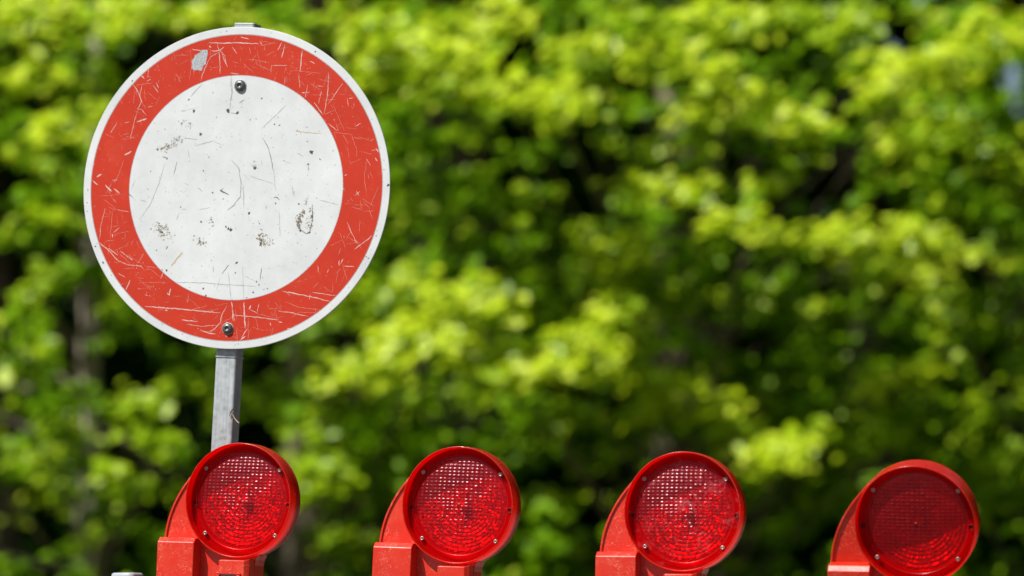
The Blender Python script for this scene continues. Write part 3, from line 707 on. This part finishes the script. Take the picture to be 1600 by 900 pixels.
# ------------------------------------------------------------------ trees
def leaves(name, cen, nrm, size, m, parent=None):
    n = len(cen)
    nrm = nrm / np.linalg.norm(nrm, axis=1, keepdims=True)
    rv = rng.normal(size=(n, 3)); t = np.cross(nrm, rv); t /= np.linalg.norm(t, axis=1, keepdims=True); s = np.cross(nrm, t)
    prof = np.array([(0, -.52, 0), (-.30, -.16, .10), (-.34, .14, .12), (0, .56, -.04), (.34, .14, .12), (.30, -.16, .10)])
    V = cen[:, None, :] + size[:, None, None] * (prof[None, :, 0, None] * s[:, None, :] + prof[None, :, 1, None] * t[:, None, :] + prof[None, :, 2, None] * nrm[:, None, :])
    V = V.reshape(-1, 3)
    me = bpy.data.meshes.new(name); me.vertices.add(n * 6); me.vertices.foreach_set('co', V.ravel())
    q = np.array([0, 1, 2, 3, 0, 3, 4, 5]); idx = (np.arange(n)[:, None] * 6 + q[None, :]).ravel()
    me.loops.add(n * 8); me.loops.foreach_set('vertex_index', idx.astype(np.int32))
    me.polygons.add(n * 2); me.polygons.foreach_set('loop_start', np.arange(0, n * 8, 4, dtype=np.int32)); me.polygons.foreach_set('loop_total', np.full(n * 2, 4, dtype=np.int32))
    me.materials.append(m); me.update(calc_edges=True)
    o = bpy.data.objects.new(name, me); C.objects.link(o)
    if parent is not None: o.parent = parent
    return o

SN = np.array(SUND)
def spray(c, rx, ry, rz, n, size, tilt=0.5):
    """leaves of one bough: twig-sized knots spread through a flattish ellipsoid"""
    k = max(2, n // 6)
    kn = rng.normal(size=(k, 3)); kn /= np.linalg.norm(kn, axis=1, keepdims=True); kn *= rng.random((k, 1)) ** 0.45
    w = rng.integers(0, k, n)
    p = kn[w] + rng.normal(size=(n, 3)) * 0.22
    cen = np.array(c)[None] + p * np.array([rx, ry, rz])[None]
    nr = rng.normal(size=(n, 3)) * tilt + np.array([0, -0.25, 0.45]) + SN * 1.1
    return cen, nr, size * (0.7 + 0.6 * rng.random(n))

# clumps read off the photograph: x, y, half width, half height, light level, kind (leaf colour largely follows that light: y yellow-green, m mid green)
CL = """690 110 95 55 .95 y|600 85 60 55 .8 y|740 55 90 35 .7 y|800 150 70 28 .95 y|880 165 80 22 .9 y|900 138 60 18 .9 y|930 75 75 22 1 y|1010 105 55 35 .9 y|1065 85 55 38 .8 y|1020 28 60 26 .8 m|880 192 28 12 .8 y
1150 130 55 28 .9 y|1125 180 85 16 .95 y|1265 195 55 36 .9 y|1190 165 40 25 .8 y|1145 30 60 36 .8 y|1250 28 70 26 .6 m|1340 45 55 36 .7 m|1390 150 55 42 .9 y|1435 105 70 40 .95 y|1500 95 55 45 .9 y|1555 55 50 42 .85 y|1500 205 80 50 .55 m|1415 225 38 55 .55 y
1560 265 60 40 .5 m|730 215 34 20 .7 m|742 278 22 16 .8 m|776 314 20 14 .8 m|650 335 60 50 .4 m|700 372 60 24 .55 m|1080 240 38 16 .7 y|1050 295 68 24 .95 y|1200 287 48 14 .95 y|1160 345 58 18 1 y|1240 365 75 22 .95 y|1340 378 68 34 1 y
1440 375 58 34 .95 y|1420 430 66 32 .8 y|1560 402 66 16 .95 y|1105 388 44 30 .6 m|960 388 60 28 .85 y|900 375 46 24 .7 m|640 455 66 34 .8 m|720 478 86 40 .95 y|650 540 86 40 1 y|565 580 66 34 .85 y|760 560 66 40 .85 y|830 602 56 32 .95 y
900 560 76 40 1 y|960 515 56 40 .85 y|990 570 56 34 .95 y|1050 600 56 34 .85 y|1010 640 56 24 .8 y|1100 640 56 34 .85 y|1150 680 46 34 .8 y|880 655 56 34 .5 m|720 620 56 34 .5 m|600 640 86 34 .55 m|540 680 70 50 .55 m
830 465 86 40 .65 m|1060 480 66 40 .5 m|955 440 46 32 .75 y|1380 600 48 34 .85 y|1440 580 48 24 .8 y|1335 650 56 50 .6 m|1220 715 56 40 .85 y|1255 680 36 26 .7 m|1300 760 50 50 .5 m|1370 690 76 24 .65 m|1520 650 50 45 .55 m
1560 745 46 66 .5 m|1180 480 50 34 .4 m|1290 470 66 34 .35 m|1480 500 90 46 .35 m|1265 570 56 30 .3 m|60 45 76 44 .6 y|150 60 56 44 .6 m|245 28 76 34 .65 y|335 16 56 24 .55 y|430 55 46 22 .55 y|520 28 56 24 .6 m
60 130 66 44 .65 y|80 200 56 32 .9 y|150 190 26 24 .6 y|30 240 44 24 .6 y|100 262 26 14 .6 m|60 330 46 14 .65 m|24 360 22 16 .5 m|110 342 24 14 .6 m|42 460 28 18 .85 m|60 428 18 14 .8 m|80 540 18 14 .6 m|150 125 40 30 .6 m|122 830 30 40 .4 m|100 760 40 30 .4 m
30 560 40 40 .3 m|182 480 44 30 .6 m|210 642 46 32 .6 m|272 600 42 32 .7 m|240 700 34 30 .8 m|170 740 32 26 1 m|240 762 56 22 .6 m|190 785 30 18 .5 m|480 720 56 46 .7 m|492 762 40 30 .8 m|540 842 56 34 .6 m
470 640 36 60 .35 m|100 680 66 40 .4 m|60 730 60 34 .35 m|420 620 44 60 .4 m|560 470 60 34 .55 m|560 760 60 30 .5 m|620 720 50 30 .4 m|880 850 60 26 .45 m|1100 870 60 20 .4 m|850 780 50 26 .35 m|1210 830 40 24 .35 m|1600 600 30 30 .5 m
800 360 26 16 .5 m|840 300 40 24 .3 m|980 220 40 30 .3 m|1340 120 30 20 .5 y|1480 310 50 26 .35 m|1580 330 30 30 .4 m|660 230 40 26 .35 m|640 180 30 20 .4 m|1230 250 40 16 .4 m|1000 800 60 30 .2 m|940 720 60 30 .3 m|1080 740 50 30 .35 m
1450 640 40 30 .45 m|1180 620 40 30 .45 m|1250 640 40 26 .4 m|1140 560 50 26 .4 m|340 620 60 40 .4 m|620 860 60 30 .3 m|500 560 40 30 .6 m|900 20 50 20 .5 m|780 10 60 16 .6 y|1440 30 30 16 .4 y|20 640 30 26 .25 m|300 840 60 30 .2 m"""
TREES = [  # x, y, trunk radius, label, height
    (-1.94, 25.6, 0.050, 'slim tree with trunk coloured as sunlit at the left edge beyond the round sign', 9.0),
    (-1.02, 27.6, 0.12, 'tree with brown trunk seen low between the sign pole and second lamp', 10.0),
    (0.75, 25.9, 0.11, 'lush yellow-green tree filling the middle above the second and third lamps', 10.5),
    (2.55, 26.4, 0.12, 'yellow-green tree at the right edge above the tipped lamp', 10.0)]
per = [dict(y=[], m=[], d=[], anchors=[]) for _ in TREES]
for s in CL.replace('\n', '|').split('|'):
    if not s.strip(): continue
    x, y, w, h, sunny, kd = s.split(); x, y, w, h, sunny = map(float, (x, y, w, h, sunny))
    d = 23.2 + (1 - sunny) * 2.6 + random.uniform(-0.4, 0.4)
    k = d / FPX; c = at(x, y, d)
    ti = min(range(4), key=lambda i: abs(TREES[i][0] - c.x) + (0.5 if i == 1 and kd == 'y' else 0))
    n = int(14 + w * h / 3600 * 120 * (0.5 + 0.8 * sunny))
    per[ti][kd].append(spray(c, w * k * 1.12, 0.16 + w * k * 0.5, h * k * 1.05, n, 0.062, 0.40))
    per[ti]['anchors'].append((c, sunny))
    if kd == 'y': per[ti]['m'].append(spray(c, w * k * 1.2, 0.3, h * k * 1.2, n // 5, 0.062, 0.6))

HOLL = [(117, 530, 24, 90), (905, 290, 125, 75), (735, 250, 80, 40), (1300, 290, 90, 34), (545, 10, 40, 30), (50, 290, 60, 26), (175, 640, 40, 90), (30, 820, 60, 70), (950, 760, 90, 60), (1125, 510, 36, 50),
        (1260, 865, 50, 30), (1570, 850, 60, 60), (90, 400, 40, 30), (20, 600, 30, 60), (840, 40, 30, 30), (1330, 150, 30, 30), (1060, 180, 60, 14), (440, 700, 40, 50), (100, 840, 60, 50)]
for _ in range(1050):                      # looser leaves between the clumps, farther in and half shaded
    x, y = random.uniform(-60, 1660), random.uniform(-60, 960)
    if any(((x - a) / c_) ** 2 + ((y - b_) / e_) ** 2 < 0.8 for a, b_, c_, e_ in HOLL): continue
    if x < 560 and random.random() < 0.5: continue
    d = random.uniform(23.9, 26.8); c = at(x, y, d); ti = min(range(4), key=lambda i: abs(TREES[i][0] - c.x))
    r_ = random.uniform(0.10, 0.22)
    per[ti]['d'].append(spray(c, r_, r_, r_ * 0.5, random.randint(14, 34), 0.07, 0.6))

def proj(P):
    q = P - np.array(CAM)[None]; f = q @ np.array(FW); return 800 + FPX * q[:, 0] / f, 450 - FPX * (q @ np.array(UP)) / f

GAPS = [(1582, 112, 13), (1586, 184, 5), (1392, 70, 3), (1440, 2, 9), (1490, 0, 5), (845, 62, 9), (785, 388, 10), (1520, 362, 12), (1580, 590, 8), (1010, 690, 8)]
def ungap(cen, nr, sz, ex=14):
    px, py = proj(cen); keep = np.ones(len(cen), bool)
    if ex == 2:
        for gx, gy_, gr in ((112, 480, 15), (113, 515, 20), (113, 550, 20), (113, 585, 16), (113, 620, 12)): keep &= np.hypot(px - gx, py - gy_) > gr
    for gx, gy_, gr in GAPS[:5]: keep &= np.hypot(px - gx, py - gy_) > gr + ex
    return cen[keep], nr[keep], sz[keep]

for ti, (tx, ty, tr, lab, ht) in enumerate(TREES):
    root = empty('broadleaf_tree', (tx, ty, -0.01)); tag(root, lab, 'tree', 'trees along the road')
    O = np.array((tx, ty, -0.01))
    # boughs outside the picture: the crown goes on above, below and sideways
    for _ in range(260):
        a = random.uniform(0, 6.28); rr = 2.6 * math.sqrt(random.random()); z = random.uniform(0.8, ht)
        c = np.array((tx + rr * math.cos(a), ty - 0.8 + rr * 0.8 * math.sin(a), z))
        px, py = proj(c[None]); d = c[1]
        if -90 < px[0] < 1690 and -70 < py[0] < 970 : continue
        if z > 3.9 and c[1] < 24.7: continue                 # upper front boughs dropped so sun reaches the clumps in view
        s_ = random.uniform(0.25, 0.5)
        kd = 'y' if random.random() < (0.35 if ti == 0 else 0.6) else 'm'
        per[ti][kd].append(spray(c, s_, s_, s_ * 0.45, 60, 0.085, 0.45))
        if random.random() < 0.3: per[ti]['anchors'].append((Vector(c), 0.5))
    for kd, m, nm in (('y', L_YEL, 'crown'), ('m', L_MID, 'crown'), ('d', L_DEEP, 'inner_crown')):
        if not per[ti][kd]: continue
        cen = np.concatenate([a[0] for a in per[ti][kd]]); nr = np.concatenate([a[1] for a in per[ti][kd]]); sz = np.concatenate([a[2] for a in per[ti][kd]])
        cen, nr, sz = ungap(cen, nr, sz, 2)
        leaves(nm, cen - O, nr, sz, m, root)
    b = MB(); pts = []; rs = []
    for k in range(15):
        t = k / 14; pts.append((0.10 * math.sin(3 * t + ti) * t, 0.12 * math.sin(2.2 * t + 2 * ti), t * ht * 0.93)); rs.append(tr * (1.25 - 1.05 * t) * random.uniform(.93, 1.07) + (0.05 * (1 - t * 8) if t < .12 else 0))
    b.tube(pts, rs, 14); b.build('trunk', M_PALE if ti == 0 else M_BARK, root)
    b = MB()
    for c, sunny in per[ti]['anchors']:
        e = c - Vector(O); zs = max(0.6, min(ht * 0.88, e.z - 0.35 * math.hypot(e.x, e.y) - 0.1)); k = zs / (ht * 0.93) * 14
        i0 = int(k); s0 = Vector(pts[min(i0, 14)]).lerp(Vector(pts[min(i0 + 1, 14)]), k - i0)
        m1 = s0.lerp(e, 0.5) + Vector((random.uniform(-.08, .08), random.uniform(-.08, .08), 0.06))
        b.tube([s0, m1, e - Vector((0, 0, 0.04))], [0.011, 0.006, 0.003], 5)
    b.build('limbs', M_BARK, root)

# upper canopy and the shaded wood behind
BACK = [(-5.6, 30.5, 'dark wood tree far left behind the sunlit-trunk tree'), (-2.9, 31.5, 'dark wood tree behind the left half of the sign'), (-0.2, 30.8, 'dark wood tree behind the gap right of the sign'),
        (2.0, 32.0, 'dark wood tree behind the dark hollow above the third lamp'), (4.4, 31.0, 'dark wood tree behind the right edge foliage'), (7.4, 31.5, 'dark wood tree far right beyond the picture edge')]
for i, (tx, ty, lab) in enumerate(BACK):
    root = empty('wood_tree', (tx, ty, -0.01)); tag(root, lab, 'tree', 'shaded trees of the wood behind'); O = np.array((tx, ty, -0.01)); ac = []
    for _ in range(150):
        a = random.uniform(0, 6.28); rr = 2.3 * math.sqrt(random.random()); z = random.uniform(0.4, 13)
        c = (tx + rr * math.cos(a), ty + rr * math.sin(a) * 0.8, z); s_ = random.uniform(0.45, 0.8)
        ac.append(spray(c, s_, s_, s_ * 0.5, 70, 0.11, 0.6))
    cen, nr, sz = ungap(*[np.concatenate([a[j] for a in ac]) for j in range(3)])
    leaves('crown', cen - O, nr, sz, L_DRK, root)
    b = MB(); b.tube([(0, 0, 0), (0.05, 0, 2), (-0.05, 0.1, 5), (0, 0, 12)], [0.2, 0.15, 0.12, 0.03], 12); b.build('trunk', M_BARK, root)
# tall trees with unseen crowns, added to shade the hollow, bare below 4.8 m
for i, (tx, ty, lab) in enumerate([(-4.4, 27.8, 'added tall tree left of the picture, high crown for shade'), (-0.4, 28.6, 'added tall tree, high crown shading the hollow behind the sign'), (3.6, 28.4, 'added tall tree, high crown shading the hollow on the right')]):
    root = empty('shade_tree', (tx, ty, -0.01)); tag(root, lab, 'tree', 'tall trees added to shade the hollow'); O = np.array((tx, ty, -0.01)); ac = []
    for _ in range(230):
        a = random.uniform(0, 6.28); rr = 3.0 * math.sqrt(random.random()); z = random.uniform(5.3, 11)
        c = (tx + rr * math.cos(a), ty + rr * math.sin(a) * 0.75, z); s_ = random.uniform(0.4, 0.7)
        ac.append(spray(c, s_, s_, s_ * 0.4, 60, 0.13, 0.4))
    cen, nr, sz = [np.concatenate([a[j] for a in ac]) for j in range(3)]
    leaves('crown', cen - O, nr, sz, L_MID, root)
    b = MB(); b.tube([(0, 0, 0), (0.05, 0, 2), (-0.05, 0.1, 5), (0, 0, 10.5)], [0.17, 0.13, 0.11, 0.03], 12); b.build('trunk', M_BARK, root)
n = 140000; n2 = 26000
cen = np.stack([rng.uniform(-30, 30, n), rng.uniform(34.5, 43, n), rng.random(n) * 16 - 0.2], 1)
cen = np.concatenate([cen, np.stack([rng.uniform(13, 19, n2), rng.uniform(-14, 34, n2), rng.random(n2) * 12], 1)]); n += n2   # unseen wood added on the right to block sky light
cen, nr, sz = ungap(cen, rng.normal(size=(n, 3)) * 0.6 + np.array([0, -.7, .4]), 0.42 * (0.7 + 0.6 * rng.random(n)), 30)
o = leaves('distant_wood', cen, nr, sz, L_DRK); tag(o, kind='stuff', label='dark mass of woodland far behind the trees, plus an added unseen right flank', cat='woodland')
